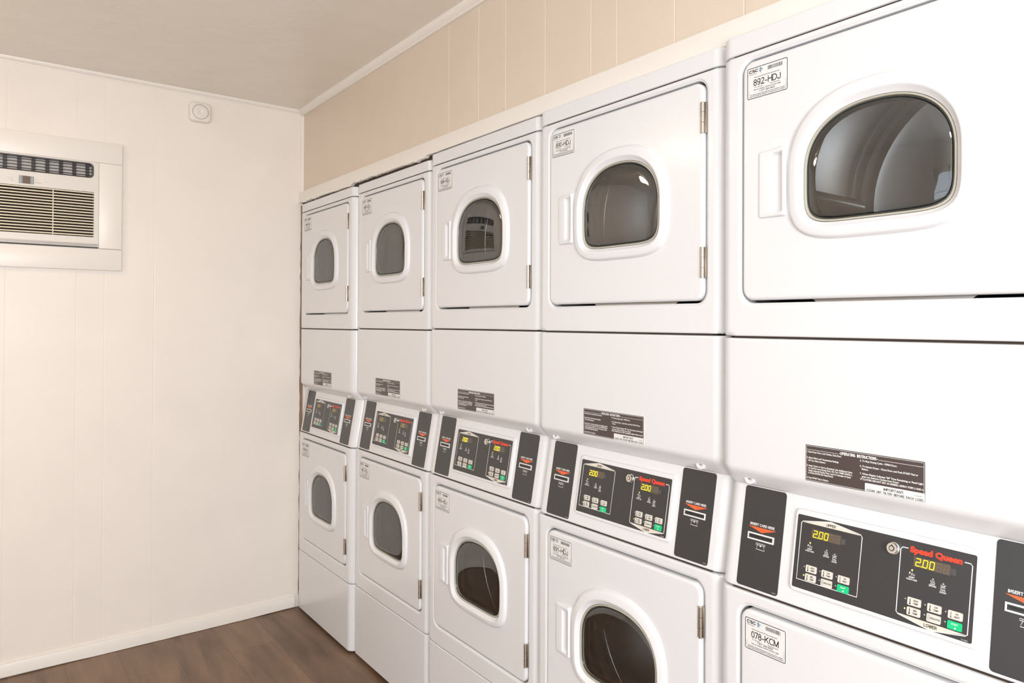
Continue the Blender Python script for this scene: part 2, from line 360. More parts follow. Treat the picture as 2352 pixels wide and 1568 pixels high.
def m_glass():
    bm = bmesh.new(); A = [2*PI*i/110 for i in range(110)]
    loft(bm, [ring(win(-.0086), WC, .0002, A), ring(win(-.0105), WC, -.0034, A), ring(win(-.014), WC, -.0048, A), ring(win(-.03), WC, -.0062, A), ring(win(-.06), WC, -.0072, A), ring(win(-.09), WC, -.0076, A)], cap1=True)
    return to_mesh('window_glass', bm, GLASS)
def m_liner():     # flared glass tub and door lining behind the window
    bm = bmesh.new(); A = [2*PI*i/110 for i in range(110)]
    loft(bm, [ring(win(.006), WC, .0045, A), ring(win(.006), WC, .006, A), ring(win(.000), WC, .018, A), ring(win(.004), WC, .034, A), ring(win(.03), WC, .040, A)])
    return to_mesh('door_liner', bm, TUNNEL)
def m_handle():
    bm = bmesh.new(); x0, x1, z0, z1 = .1020, .1680, -.3190, -.1870; c = (.1495, -.2530)
    def quad_ring(xa, xb, zt, zb, sk, y, A, r=.006):
        base = s_rr(xa, xb, zb, zt, r)
        f = lambda x, z: base(x, z-(sk*(x-xa) if z > c[1] else -.3*sk*(x-xa)))
        return ring(f, c, y, A)
    A = angles(c, [(x0, x1, z0, z1, .006), (.132, .164, -.308, -.197, .006)], 40)
    sk = .045; yf = -.0035
    L = [(0, yf+.001), (.0004, yf-.004), (.0014, yf-.0068), (.003, yf-.0082), (.0055, yf-.0086), (.0075, yf-.0086)]
    rings = [quad_ring(x0+k, x1-k, z1-k, z0+k, sk, y, A) for k, y in L]
    for k, y in ((.0, yf-.0086), (.0015, yf-.0080), (.0025, yf-.0062), (.006, yf-.0012), (.0075, yf-.0006)):
        rings.append(quad_ring(.1315+k, .1645-k, -.194-k, -.311+k, .02, y, A))
    for rg in rings:
        for p in rg:
            u = max(0, min(1, (p.x-x0)/(x1-x0))); p.y = yf+(p.y-yf)*(.30+.72*u)
    loft(bm, rings, cap1=True)
    return to_mesh('door_handle', bm, PLASTIC)
def m_hinge():
    bm = bmesh.new()
    for i in range(3):
        a = .0338-.0226*i; cyl(bm, (.6205, -.0052, a-.0112), (0, 0, 1), .0042, .0218, 16)
    box(bm, .6120, .6196, -.0046, -.0036, -.0338, .0338, bev=.0003)
    box(bm, .6210, .6268, -.0010, .0030, -.0338, .0338, bev=.0003)
    for z in (-.024, 0, .024): cyl(bm, (.6158, -.0048, z), (0, -1, 0), .0022, .0012, 10)
    return to_mesh('door_hinge', bm, STEEL)
def m_drum():
    bm = bmesh.new(); n = 72; prof = [(.150, .055), (.215, .055), (.232, .060), (.236, .075), (.272, .085), (.275, .10), (.275, .17), (.271, .175), (.271, .185), (.275, .19), (.275, .38), (.268, .387), (.268, .397), (.275, .404), (.275, .44), (.266, .448), (.266, .460), (.272, .47), (.268, .49), (.24, .502), (.12, .508), (.10, .502), (.0001, .502)]
    loft(bm, [[Vector((r*math.cos(2*PI*i/n), y, r*math.sin(2*PI*i/n))) for i in range(n)] for r, y in prof])
    # outer skin to give the sheet a thickness
    loft(bm, [[Vector((r*math.cos(2*PI*i/n), y, r*math.sin(2*PI*i/n))) for i in range(n)] for r, y in ((.150, .055), (.150, .052), (.279, .052), (.279, .512), (.0001, .512))])
    return to_mesh('drum', bm, INNER)
def m_baffle():
    bm = bmesh.new(); rings = []
    for y in (.10, .112, .2, .3, .35, .365):
        h = .062 if .11 < y < .36 else .004; wv = .030
        pts = []
        for k in range(13):
            t = -1+2*k/12; pts.append(Vector((.270-h*(1-abs(t)**2.4)*(1-.25*(y-.1)), y, t*wv)))
        rings.append(pts+[Vector((.272, y, wv)), Vector((.272, y, -wv))])
    loft(bm, rings, cap0=True, cap1=True); return to_mesh('drum_baffle', bm, mat('polished_baffle', (.95, .95, .95), .18, metal=.25))
def m_cabinet():
    bm = bmesh.new(); t = .0015; y0 = .052; y1 = .70; xa, xb = X0+.0005, X1-.0005; za, zb = .030, 2.004
    box(bm, xa, xa+t, y0, y1, za, zb); box(bm, xb-t, xb, y0, y1, za, zb); box(bm, xa+t, xb-t, y1-t, y1, za, zb)
    box(bm, xa+t, xb-t, y0, y1-t, za, za+t); box(bm, xa+t, xb-t, y0, y1-t, zb-t, zb)
    # base rails and levelling feet
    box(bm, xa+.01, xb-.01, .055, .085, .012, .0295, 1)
    for za_, zb_, yo in ((1.9667, 1.9696, 0), (1.3907, 1.3943, 0), (.8812, .8838, -.002), (.2987, .3013, -.004)):
        box(bm, .034, .641, .0050+yo, .050, za_, zb_, 1); box(bm, .0035, .0339, .034+yo, .050, za_, zb_, 1); box(bm, .6411, .6715, .034+yo, .050, za_, zb_, 1)  # dark strips added behind the panel seams in place of shade
    # dark sheets added behind the panels so the seams read as shade
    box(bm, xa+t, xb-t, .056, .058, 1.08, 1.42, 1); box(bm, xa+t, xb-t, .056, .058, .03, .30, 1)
    return to_mesh('cabinet', bm, [ENAMEL, DARK])
def m_sheet(name, z0, z1, y=0, rz=.0028):
    bm = bmesh.new()
    zs = [(z0, y+.05), (z0, y+rz)]+[(z0+rz*(1-math.cos(a)), y+rz*(1-math.sin(a))) for a in (PI/8, PI/4, 3*PI/8, PI/2)]+[(z0+rz+.001, y)]
    zt = [(z0+z1-z, yy) for z, yy in reversed(zs)]
    grid(bm, xprof(X0, X1), zs+zt); return to_mesh(name, bm, ENAMEL)
ZS0, ZS1 = .886, 1.140; TILT = .0425
def m_access():
    bm = bmesh.new(); z1 = 1.3905
    zs = [(1.0870, .060), (1.0870, .036), (1.0885, .0315), (1.0925, .0275), (1.1150, .0070), (1.1190, .0038), (1.1235, .0014), (1.128, .0002), (1.1300, 0)]
    zs += [(z1-.005, 0), (z1-.004, 0), (z1-.0012, .0012), (z1, .004), (z1, .05)]
    grid(bm, xprof(X0, X1), zs); return to_mesh('access_panel', bm, ENAMEL)
def slope(s): # point on the control panel slope at distance s up from its lower edge
    L = math.hypot(TILT, ZS1-ZS0); return (TILT*s/L, ZS0+(ZS1-ZS0)*s/L)
SL = math.hypot(TILT, ZS1-ZS0); SU = Vector((0, TILT/SL, (ZS1-ZS0)/SL))
SO = Vector((0, 0, ZS0))
def m_control():
    bm = bmesh.new(); y1, z1 = slope(SL)
    zs = [(ZS0-.002, .05), (ZS0-.002, .006), (ZS0-.001, .0025), (ZS0+.001, .0008), (ZS0+.004, .0007)]
    zs += [(slope(.012)[1], slope(.012)[0]), (z1, y1), (z1, .08)]
    grid(bm, xprof(X0, X1), zs)
    # raised module that carries the keypad
    N = Vector((1, 0, 0)).cross(SU)
    def rr(k, hgt):
        P = Print([]).rrpts(.1715+k, .0285+k, .5165-k, .1805-k, .010-k*.6, 6)
        return [SO+Vector((a, 0, 0))+SU*b+N*hgt for a, b in P]
    loft(bm, [rr(0, -.002), rr(0, .0045), rr(.0006, .0058), rr(.002, .0066), rr(.003, .0066)], cap1=True)
    return to_mesh('control_panel', bm, ENAMEL)
HM = .0066
def slope_mesh(P, name, off=0.0):
    N = Vector((1, 0, 0)).cross(SU); return P.mesh(name, SO+N*off, (1, 0, 0), SU)
def m_overlay():
    P = Print([OVERLAY]); P.plate(.1775, .0360, .5065, .1705, .003, OVERLAY)
    h = .0006
    # upper box
    P.loop([(.1865, .052), (.3105, .052), (.3115, .1555), (.3085, .1590), (.2480, .1685), (.1895, .1590), (.1865, .1560)], .0016, WINK, .0007)
    P.poly([(.1900, .1575), (.3080, .1575), (.2480, .1682)], CREAM, h)
    P.caps('UPPER', .249, .1593, .0050, BLACK, .0190, .17, .0008, 'c')
    # lower box
    P.loop([(.396, .1565), (.3865, .1565), (.3830, .1530), (.3830, .0500), (.3860, .0470), (.4420, .0362), (.4960, .0450), (.4995, .0475), (.5005, .1530), (.4975, .1560), (.4880, .1560)], .0016, WINK, .0007, closed=False)
    P.poly([(.3850, .0482), (.4420, .0366), (.4975, .0468)], CREAM, h)
    P.caps('LOWER', .4415, .0398, .0053, BLACK, .0215, .17, .0008, 'c')
    P.text('Speed Queen', .4420, .1518, .0088, REDINK, .0860, .060, .0008, 'c')
    P.text('514286', .4905, .0375, .0018, WINK, .010)
    for bx, dx in ((.0, 0.0), (.1962, 0.001)):
        # lamps, icons and captions
        for lx, lz, M in ((.2088, .1225, LEDY), (.2442, .1170, LEDW), (.2612, .1140, LEDW)): P.disc(lx+bx, lz, .0015, M)
        P.text('P', .2040+bx, .1150, .0040, WINK, .0028, .02); P.text('/', .2072+bx, .1140, .0045, WINK, .0025, .02)
        P.loop([(.2100+bx, .1145), (.2138+bx, .1145), (.2138+bx, .1165), (.2100+bx, .1165)], .0006, WINK)
        P.text('INSERT', .2090+bx, .1098, .0024, WINK, .0100, .03, al='c'); P.text('COINS/ CARD', .2090+bx, .1062, .0024, WINK, .0185, .03, al='c')
        for k in range(3): P.loop([(.2415+bx+k*.0026, .1150), (.2403+bx+k*.0026, .1132), (.2425+bx+k*.0026, .1112), (.2413+bx+k*.0026, .1095)], .0008, WINK, closed=False)
        P.quad(.2395+bx, .1082, .2480+bx, .1090, WINK); P.text('DRYING', .2440+bx, .1048, .0024, WINK, .0120, .03, al='c')
        for k in range(3): P.loop([(.2585+bx+k*.0026, .1122), (.2573+bx+k*.0026, .1104), (.2595+bx+k*.0026, .1084), (.2583+bx+k*.0026, .1067)], .0008, WINK, closed=False)
        P.loop([(.2568+bx, .1065), (.2655+bx, .1122)], .0008, WINK, closed=False)
        P.text('COOL', .2612+bx, .1028, .0026, WINK, .0085, .03, al='c'); P.text('DOWN', .2612+bx, .0990, .0026, WINK, .0100, .03, al='c')
    # lamps beside the buttons
    for bx, bz in ((0, 0), (.1962, -.0030)):
        for i in range(3):
            for j in range(2):
                M = LEDY if (i == 0 and j == 1) else LEDW
                P.disc(.2010+bx+.0335*i, .0775-.0158*j-.0008*i+bz, .0013, M)
    return slope_mesh(P, 'keypad_overlay', HM)
def m_display(x, z, lit):
    P = Print([SMOKED]); P.plate(x, z, x+.0610, z+.0165, .001, SMOKED, .0009, .0003); P.quad(x+.0615, z+.002, x+.0700, z+.0120, SMOKE2, .0007)
    def seg(dx, pat, M, hh):
        w_, h_, t = .0070, .0118, .0013; ox, oz = x+.004+dx, z+.0022; sl = .10
        S = {'a': (0, h_, w_, h_), 'g': (0, h_/2, w_, h_/2), 'd': (0, 0, w_, 0), 'f': (0, h_/2, 0, h_), 'b': (w_, h_/2, w_, h_), 'e': (0, 0, 0, h_/2), 'c': (w_, 0, w_, h_/2)}
        for k in pat:
            x0, z0, x1, z1 = S[k]; x0 += z0*sl; x1 += z1*sl
            P.loop([(ox+x0, oz+z0), (ox+x1, oz+z1)], t, M, hh, closed=False)
    M = GLOWY if lit else GLOWD
    seg(0, 'abged', M, .0011); seg(.0120, 'abcdef', M, .0011); seg(.0230, 'abcdef', M, .0011); P.disc(x+.0135, z+.0022, .0010, M, .0011)
    for k in range(2): seg(.0345+k*.0115, 'abcdefg', GHOST, .0010)
    return slope_mesh(P, 'display', HM)
def m_button(i, j, lines, bx, bz):
    x = .2162+.03345*i+bx; z = .0757-.0158*j-.0008*i+bz; M = GREEN if (i == 2 and j == 1) else BTN
    P = Print([M]); P.plate(x-.0115, z-.0064, x+.0115, z+.0064, .0020, M, .0015, .0003)
    if M is GREEN:
        P.text('START', x, z+.0008, .0026, WINK, .0105, .02, .0017, 'c'); P.disc(x+.001, z-.0035, .0015, WINK, .0017)
    elif lines == ['DELICATES']:
        P.loop([(x-.0092, z-.004), (x-.0092, z+.004), (x-.0072, z+.004), (x-.0066, z-.004)], .0006, GREYINK, .0017)
        P.text('DELICATES', x-.0055, z-.0013, .0027, BLACK, .0158, .02, .0017)
    else:
        T = GREYINK if i == 2 else BLACK
        P.quad(x-.0074, z-.0038, x-.0062, z+.0042, T, .0017); P.disc(x-.0068, z-.0038, .0013, T, .0017)
        P.text(lines[0], x+.0028, z+.0010, .0027, BLACK, .0016*len(lines[0])+.0012, .02, .0017, 'c'); P.text(lines[1], x+.0028, z-.0036, .0027, BLACK, .0085, .02, .0017, 'c')
    return slope_mesh(P, 'keypad_button', HM)
BTNS = [(0, 0, ['HIGH', 'TEMP']), (1, 0, ['LOW', 'TEMP']), (2, 0, ['NO', 'HEAT']), (0, 1, ['MED', 'TEMP']), (1, 1, ['DELICATES']), (2, 1, ['START'])]
def m_key():
    bm = bmesh.new(); N = Vector((1, 0, 0)).cross(SU); c = SO+Vector((.3712, 0, 0))+SU*.1510
    for r, a, b, mi in ((.0100, .0060, .0085, 0), (.0090, .0085, .0165, 0), (.0048, .0163, .0170, 1), (.0034, .0168, .0174, 0)):
        cyl(bm, c+N*((a+b)/2), N, r, b-a, 28, mi)
    loftN = []
    for k in range(20):     # slotted keyway
        pass
    cyl(bm, c+N*.0168+SU*.0052, N, .0011, .0005, 8, 1)
    return to_mesh('key_lock', bm, [CHROME, BLACK])
def m_reader(x):
    P = Print([OVERLAY]); w_ = .0995; P.plate(x, .0050, x+w_, .2030, .0065, OVERLAY)
    c = x+.0495; z = .1055
    P.poly([(c-.0340, z+.0192), (c+.0340, z+.0192), (c, z+.0098)], ORANGE, .0006)
    P.caps('INSERT CARD HERE', c, z+.0214, .0052, WINK, .0590, .20, .0007, 'c', track=.26)
    o = [(c-.0322, z-.0066), (c+.0310, z-.0066), (c+.0310, z+.0072), (c-.0322, z+.0072)]; i = [(c-.0292, z-.0038), (c+.0280, z-.0038), (c+.0280, z+.0044), (c-.0292, z+.0044)]
    # raised slot frame with depth
    b = len(P.v); mi = P.mi(WINK)
    for pts, h in ((o, .0002), (o, .0022), (i, .0022), (i, -.0040)): P.v += [(a, q, h) for a, q in pts]
    for k in range(3):
        for q in range(4):
            r_ = (q+1) % 4; P.f.append((b+k*4+q, b+k*4+r_, b+k*4+4+r_, b+k*4+4+q)); P.m.append(mi if k < 2 else P.mi(GREYINK))
    P.quad(c-.0292, z-.0038, c+.0280, z+.0044, OVERLAY, .0009); P.quad(c-.0262, z-.0012, c+.0260, z+.0022, BLACK, .0012)
    # card icon
    ci = c+.0002; cz = z-.0120
    P.loop([(ci-.0115, cz+.0002), (ci+.0115, cz+.0002), (ci+.0115, cz-.0024), (ci-.0115, cz-.0024)], .0009, WINK)
    P.loop([(ci-.0068, cz-.0024), (ci-.0102, cz-.0112), (ci+.0108, cz-.0118), (ci+.0074, cz-.0024)], .0010, WINK, closed=False)
    P.disc(ci, cz-.0040, .0018, WINK)
    P.text('514285', x+w_-.013, .0085, .0016, WINK, .0085)
    return slope_mesh(P, 'card_reader', .0004)
def m_instruction():
    P = Print([PAPER]); x0, x1, z0, z1 = .2063, .4349, 1.1263, 1.1961; P.plate(x0, z0, x1, z1, .003, PAPER)
    P.poly(P.rrpts(x0+.0014, z0+.0014, x1-.0014, z1-.0014, .002), LABELD, .0006)
    P.loop(P.rrpts(x0+.0032, z0+.0032, x1-.0032, z1-.0032, .0015), .0006, WINK, .0008)
    P.quad(x0+.003, z1-.0105, x1-.003, z1-.0099, WINK, .0008)
    P.quad(.275, z1-.0122, .352, z1-.0050, LABELD, .0009)
    P.caps('-OPERATING  INSTRUCTIONS-', .3145, z1-.0112, .0054, WINK, .0745, .20, .0010, 'c', track=.25)
    T = lambda t, x, z, w_: P.text(t, x, z1-z, .0029, WINK, w_, .035, .0008)
    for t, x, z, w_ in (('1. Open Dryer Door, Load Clothes, Close Door.', .2103, .0155, .072), ('2. Select Fabric and Temperature Settings', .2103, .0265, .066), ('OR Turn Fabric Selector.', .2135, .0315, .037),
        ('3. Insert Coins or Card as Required. Use Additional Coins', .2103, .0410, .093), ('or Card for more Drying Time. OR, Turn TIMER KNOB to', .2135, .0455, .0895), ('obtain desired Drying Time. Last 2-3 minutes of Cycle', .2135, .0500, .087), ('is COOL-DOWN (No Heat) Period.', .2135, .0545, .052),
        ('4. Push START Pad or Button.', .2103, .0635, .046), ('5. To Stop Drying Cycle - OPEN Door.', .3180, .0170, .068),
        ('6. To Restart Dryer - Close Door and Push START Pad or', .3180, .0265, .104), ('Button.', .3215, .0312, .0125),
        ('7. When Display Indicates "00" Time Remaining or Panel Light', .3180, .0395, .1125), ('goes out, Remove Clothes from Dryer.', .3215, .0442, .068), ('IF CLOTHES ARE NOT DRY AS DESIRED, REPEAT STEPS 3 AND 4.', .3190, .0490, .112)): T(t, x, z, w_)
    P.poly(P.rrpts(.3275, z0+.0018, x1-.0018, z0+.0168, .0015), PAPER, .0009)
    P.caps('IMPORTANT:', .3800, z0+.0093, .0045, BLACK, .036, .17, .0011, 'c'); P.caps('CLEAN  LINT  FILTER  BEFORE  EACH  LOAD', .3805, z0+.0030, .0041, BLACK, .1005, .16, .0011, 'c')
    P.text('510456R7', .4150, z0+.0098, .0018, GREYINK, .0150, 0, .0011)
    return P.mesh('instruction_label')
def m_tag(code, kcm=False):
    P = Print([PAPER]); x0, x1, z0, z1 = .0730, .1700, -.0775, -.0145; P.plate(x0, z0, x1, z1, .0035, PAPER)
    W_, H_ = x1-x0, z1-z0
    P.loop(P.rrpts(x0+.0012, z0+.0012, x1-.0012, z1-.0012, .003), .0013, BLACK, .0006)
    px = lambda u: x0+u*W_; pz = lambda v: z1-v*H_
    P.caps('CSC', px(.045), pz(.175), .0064, BLACK, .0225, .24, slant=.12, track=.13)
    P.poly([(px(.305), pz(.09)), (px(.335), pz(.045)), (px(.365), pz(.10)), (px(.335), pz(.15))], LOGOB); P.poly([(px(.365), pz(.10)), (px(.395), pz(.09)), (px(.385), pz(.155)), (px(.345), pz(.175))], LOGOG)
    P.poly([(px(.300), pz(.13)), (px(.340), pz(.155)), (px(.345), pz(.235))], LOGON)
    P.text('SERVICEWORKS', px(.045), pz(.235), .0023, GREYINK, .0190)
    u = px(.52)
    for k in range(22):
        wd = random.choice((.0006, .0009, .0014)); P.quad(u, pz(.205), u+wd, pz(.085), GREYINK if k % 3 else BLACK); u += wd+random.choice((.0005, .0008))
        if u > px(.94): break
    P.text('Please use this machine ID when reporting service:', px(.18), pz(.345), .0022, BLACK, W_*.62, .01)
    P.caps(code, px(.16), pz(.600), .0130, BLACK, W_*.67, .135, track=.15)
    P.text('For Service:', px(.19), pz(.665), .0022, BLACK, W_*.20, .01); P.text('Para Servicio:', px(.57), pz(.665), .0022, BLACK, W_*.25, .01)
    if kcm: a, b = .735, .800
    else: a, b = .825, .745
    P.caps('1-877-264-6622', px(.31), pz(a), .0036, BLACK, W_*.38, .16)
    P.text('Visit our website: WWW.CSCSW.COM', px(.16), pz(b), .0026, BLACK, W_*.66, .01)
    P.text('This machine is property of the company and must not be moved or removed', px(.08), pz(.885), .0020, BLACK, W_*.84, .02); P.text('without written approval. Equipment is protected under law everywhere', px(.06), pz(.935), .0020, BLACK, W_*.88, .02)
    P.text('CSC-2', px(.055), pz(.90), .0018, GREYINK, .010, rot=1); P.text('REV 03/2015 CSC', px(.965), pz(.90), .0018, GREYINK, .016, rot=1)
    return P.mesh('id_tag', (0, -.0037, 0))
def m_screw():
    bm = bmesh.new(); d = Vector((0, -1, .12)).normalized()
    prof = [(.0150, -.012), (.0135, -.001), (.0120, .0004), (.0080, .0004), (.0062, -.0014), (.0050, -.0018)]
    q = Vector((0, 0, 1)).rotation_difference(d).to_matrix()
    loft(bm, [[q @ Vector((r*math.cos(2*PI*k/28), r*math.sin(2*PI*k/28), h)) for k in range(28)] for r, h in prof], 0, cap1=True)
    cyl(bm, d*-.0012, d, .0046, .002, 16, 1); cyl(bm, d*-.0001, d, .0024, .0006, 6, 2)
    return to_mesh('screw', bm, [ENAMEL, STEEL, BLACK])

def m_foot():
    bm = bmesh.new(); cyl(bm, (0, 0, .003), (0, 0, 1), .018, .006, 18); cyl(bm, (0, 0, .0165), (0, 0, 1), .006, .021, 12); return to_mesh('levelling_foot', bm, DARK)
MESH = {}
def M_(k, fn, *a):
    if k not in MESH: MESH[k] = fn(*a)
    return MESH[k]
UD, LD, YL = 1.9465, .8500, -.004
def make_stack(loc, label, tags, lit, rots):
    root = bpy.data.objects.new('stacked_dryer', None); COL.objects.link(root); root.location = loc; root.empty_display_size = .1
    root['label'] = label; root['category'] = 'tumble dryer'; root['group'] = 'stacked tumble dryers along the wall'
    P = lambda n, me, l=(0, 0, 0), par=root, lab=None: link(n, me, par, l, lab)
    P('cabinet', M_('cab', m_cabinet))
    for fx in (.04, .634):
        for fy in (.10, .64): P('levelling_foot', M_('foot', m_foot), (fx, fy, -.0058-loc[2]))
    P('top_cap', M_('cap', m_sheet, 'top_cap', 1.9698, 2.0100))
    P('front_panel', M_('fpu', m_front_panel, 1.3945, 1.9665, UD))
    P('access_panel', M_('acc', m_access))
    cp = P('control_panel', M_('ctl', m_control))
    P('front_panel', M_('fpl', m_front_panel, .3015, .8810, LD), (0, YL, 0))
    P('service_panel', M_('kick', m_sheet, 'service_panel', .014, .2985), (0, YL, 0))
    P('instruction_label', M_('ins', m_instruction), lab='dark brown sticker of operating instructions in white print')
    for x in (.0640, .5960): P('screw', M_('scr', m_screw), (x, .0165, 1.1065))
    P('keypad_overlay', M_('ovl', m_overlay), par=cp, lab='charcoal keypad overlay with white frames and red lettering')
    for (x, z) in ((.2100, .1325), (.4062, .1295)):
        P('display', M_(('dsp', x, lit), m_display, x, z, lit), par=cp, lab='display reading 2.00 in yellow digits' if lit else 'display with dim yellow digits')
    for bx, bz in ((0, 0), (.1965, -.0030)):
        for i, j, t in BTNS:
            P('keypad_button', M_(('b', i, j, bx), m_button, i, j, t, bx, bz), par=cp, lab='green start button' if (i, j) == (2, 1) else None)
    P('key_lock', M_('key', m_key), par=cp, lab='round chrome key lock')
    for x in (.0440, .5315): P('card_reader', M_(('rd', x), m_reader, x), par=cp, lab='charcoal card reader plate with orange arrow')
    for dz, yo, tag, rt in ((UD, 0, tags[0], rots[0]), (LD, YL, tags[1], rots[1])):
        d = P('door', M_('door', m_door), (0, yo, dz))
        P('door_bezel', M_('bez', m_bezel), par=d); P('window_gasket', M_('gsk', m_gasket), par=d); P('window_glass', M_('gls', m_glass), par=d); P('door_liner', M_('lin', m_liner), par=d)
        P('door_handle', M_('hnd', m_handle), par=d)
        for hz in (-.0805, -.3970): P('door_hinge', M_('hng', m_hinge), (0, 0, hz), par=d, lab='steel hinge')
        P('id_tag', m_tag(tag, 'KCM' in tag), par=d, lab='white asset sticker with black code')
        dr = P('drum', M_('drm', m_drum), (.3415, yo, dz-.246))
        for k in range(3):
            b = P('drum_baffle', M_('baf', m_baffle), par=dr); b.rotation_euler = (0, rt+2*PI*k/3, 0)
    return root
W = .6858
FIT = [(-.0, .0161, -.010), (-.0029, .0277, -.0047), (.0017, .0151, .0007), (-.0014, 0, 0), (-.0020, -.0230, -.0030)]
INFO = [('white stacked double dryer in the corner against the end wall, farthest from the camera', ('884-HDJ', '885-HDJ'), False, (4.19, 4.19)),
        ('white stacked double dryer standing between the corner machine and the one tagged 888-HDJ', ('886-HDJ', '887-HDJ'), False, (4.19, 4.3)),
        ('white stacked double dryer with 888-HDJ and 889-HDJ stickers, middle of the row', ('888-HDJ', '889-HDJ'), True, (4.1, 3.15)),
        ('white stacked double dryer with 890-HDJ and 891-HDJ stickers on its doors', ('890-HDJ', '891-HDJ'), True, (4.19, 3.0)),
        ('white stacked double dryer with 892-HDJ and 078-KCM stickers, nearest the camera', ('892-HDJ', '078-KCM'), True, (3.08, 3.0))]
for i in range(5):
    dx, dy, dz = FIT[i]; lab, tg, lit, rt = INFO[i]
    make_stack((i*W+dx, dy, dz), lab, tg, lit, rt)

# ------------------------------------------------------------------ room shell
def struct(name, bm, mats, smooth=True, **k): return link(name, to_mesh(name, bm, mats, smooth), kind='structure', **k)
bm = bmesh.new(); box(bm, -.35, XR+.2, YF-.2, .95, -.06, -.006); struct('floor', bm, FLOOR)
bm = bmesh.new(); box(bm, -.35, XR+.2, YF-.2, .95, H, H+.08); struct('ceiling', bm, CEIL)
def grooved(bm, u0, u1, z0, z1, grooves, place, depth=.0010, wd=.0034, th=.08):
    """panelled wall strip with V grooves; place(u, d, z): d = depth behind the face"""
    us = [(u0, 0)]
    for gk in sorted(grooves):
        if u0+.01 < gk < u1-.01: us += [(gk-wd/2-.0012, 0), (gk-wd/2, .0004), (gk-.0008, depth), (gk+.0008, depth), (gk+wd/2, .0004), (gk+wd/2+.0012, 0)]
    us.append((u1, 0))
    A = [bm.verts.new(place(u, d, z0)) for u, d in us]; B = [bm.verts.new(place(u, d, z1)) for u, d in us]
    for i in range(len(us)-1): bm.faces.new((A[i], A[i+1], B[i+1], B[i]))
    C = [bm.verts.new(place(u0, th, z0)), bm.verts.new(place(u1, th, z0)), bm.verts.new(place(u1, th, z1)), bm.verts.new(place(u0, th, z1))]
    bm.faces.new((C[1], C[0], C[3], C[2])); bm.faces.new([A[0], *A[1:], C[1], C[0]][::-1]); bm.faces.new([*B, C[2], C[3]])
    bm.faces.new((A[0], B[0], C[3], C[0])); bm.faces.new((B[-1], A[-1], C[1], C[2]))
GL = [-.6115, -.7951, -.8939, -1.1246, -1.20, -1.35, -1.55, -1.75, -1.83, -2.03, -2.25, -2.44, -2.7]
AY0, AY1, AZ0, AZ1 = -1.3050, -.8200, 1.7240, 2.0920     # opening for the air conditioner
bm = bmesh.new(); pl = lambda u, d, z: (XW-d, u, z)
grooved(bm, YF-.1, .80, -.006, AZ0, GL, pl, .0005); grooved(bm, YF-.1, .80, AZ1, H, GL, pl, .0002)
grooved(bm, YF-.1, AY0, AZ0, AZ1, GL, pl, .0002); grooved(bm, AY1, .80, AZ0, AZ1, GL, pl, .0002)
bmesh.ops.recalc_face_normals(bm, faces=bm.faces); struct('wall_left', bm, WALLL, False)
GB = [1.48, 1.678, 1.838, 2.045, 2.251, 2.355, 2.557, 2.76, 2.92, 3.12, 3.33, 3.43, 3.64, 3.85, 4.0, 4.2, 4.4]
bm = bmesh.new(); pb = lambda u, d, z: (u, YB+d, z)
grooved(bm, XW+.0002, XR, 2.035, H, GB, pb, th=.72)
box(bm, XW+.0002, XR, .751, .83, -.006, 2.035)
bmesh.ops.recalc_face_normals(bm, faces=bm.faces); struct('wall_back', bm, WALLB, False)
bm = bmesh.new(); box(bm, 3.4350, XR, .004, .75, -.006, 2.0345); struct('wall_pier', bm, WALLB)
# front wall with a window opening, right wall with a doorway
bm = bmesh.new()
box(bm, XW-.08, 2.15, YF-.12, YF, -.006, H); box(bm, 4.55, XR+.12, YF-.12, YF, -.006, H); box(bm, 2.15, 4.55, YF-.12, YF, -.006, .65); box(bm, 2.15, 4.55, YF-.12, YF, 2.25, H)
struct('wall_front', bm, WALLL)
bm = bmesh.new()
box(bm, XR, XR+.12, YF, -2.35, -.006, H); box(bm, XR, XR+.12, -1.15, .75, -.006, H); box(bm, XR, XR+.12, -2.35, -1.15, 2.12, H)
struct('wall_right', bm, WALLL)
bm = bmesh.new()
for a, b in ((2.15, 2.21), (3.32, 3.38), (4.49, 4.55)): box(bm, a, b, YF-.08, YF-.03, .65, 2.25)
for a, b in ((.65, .71), (2.19, 2.25), (1.43, 1.47)): box(bm, 2.21, 4.49, YF-.08, YF-.03, a, b)
struct('window_2', bm, TRIM)

# trim board above the machines, ragged where its lower edge has been chipped away
bm = bmesh.new(); xs = []; x = XW+.0004
while x < XR: xs.append(x); x += .011 if x < 1.5 else .12
xs.append(XR)
low = []
cur = .004
for x in xs:
    if random.random() < .55: cur = random.uniform(.000, .0085)
    if x < .66: top, g = 2.000, .0125-.0085*x/.66
    elif x < 1.345: top, g = 2.0053, .0078-.0058*(x-.66)/.685
    elif x < 2.05: top, g = 2.0112, .0036-.0028*(x-1.345)/.7
    else: top, g = 2.0106, .0007
    low.append(top+g*(.40+cur*85)+(-.004 if random.random() < .05 and x < 1.3 else 0))
yf = .0105; zt = 2.0635
cols = []
for x, zl in zip(xs, low):
    cols.append([Vector((x, YB+.02, zl+.002)), Vector((x, yf+.001, zl)), Vector((x, yf, zl+.0012)), Vector((x, yf, zt-.004)), Vector((x, yf+.0015, zt-.001)), Vector((x, YB-.0003, zt)), Vector((x, YB-.0003, 2.0345)), Vector((x, YB+.02, 2.0345))])
loft(bm, cols, cap0=True, cap1=True); bmesh.ops.recalc_face_normals(bm, faces=bm.faces); struct('trim_1', bm, TRIM)
def cove(name, pts_fn, n, M):
    bm = bmesh.new(); loft(bm, [pts_fn(t) for t in n], cap0=True, cap1=True); bmesh.ops.recalc_face_normals(bm, faces=bm.faces); return struct(name, bm, M)
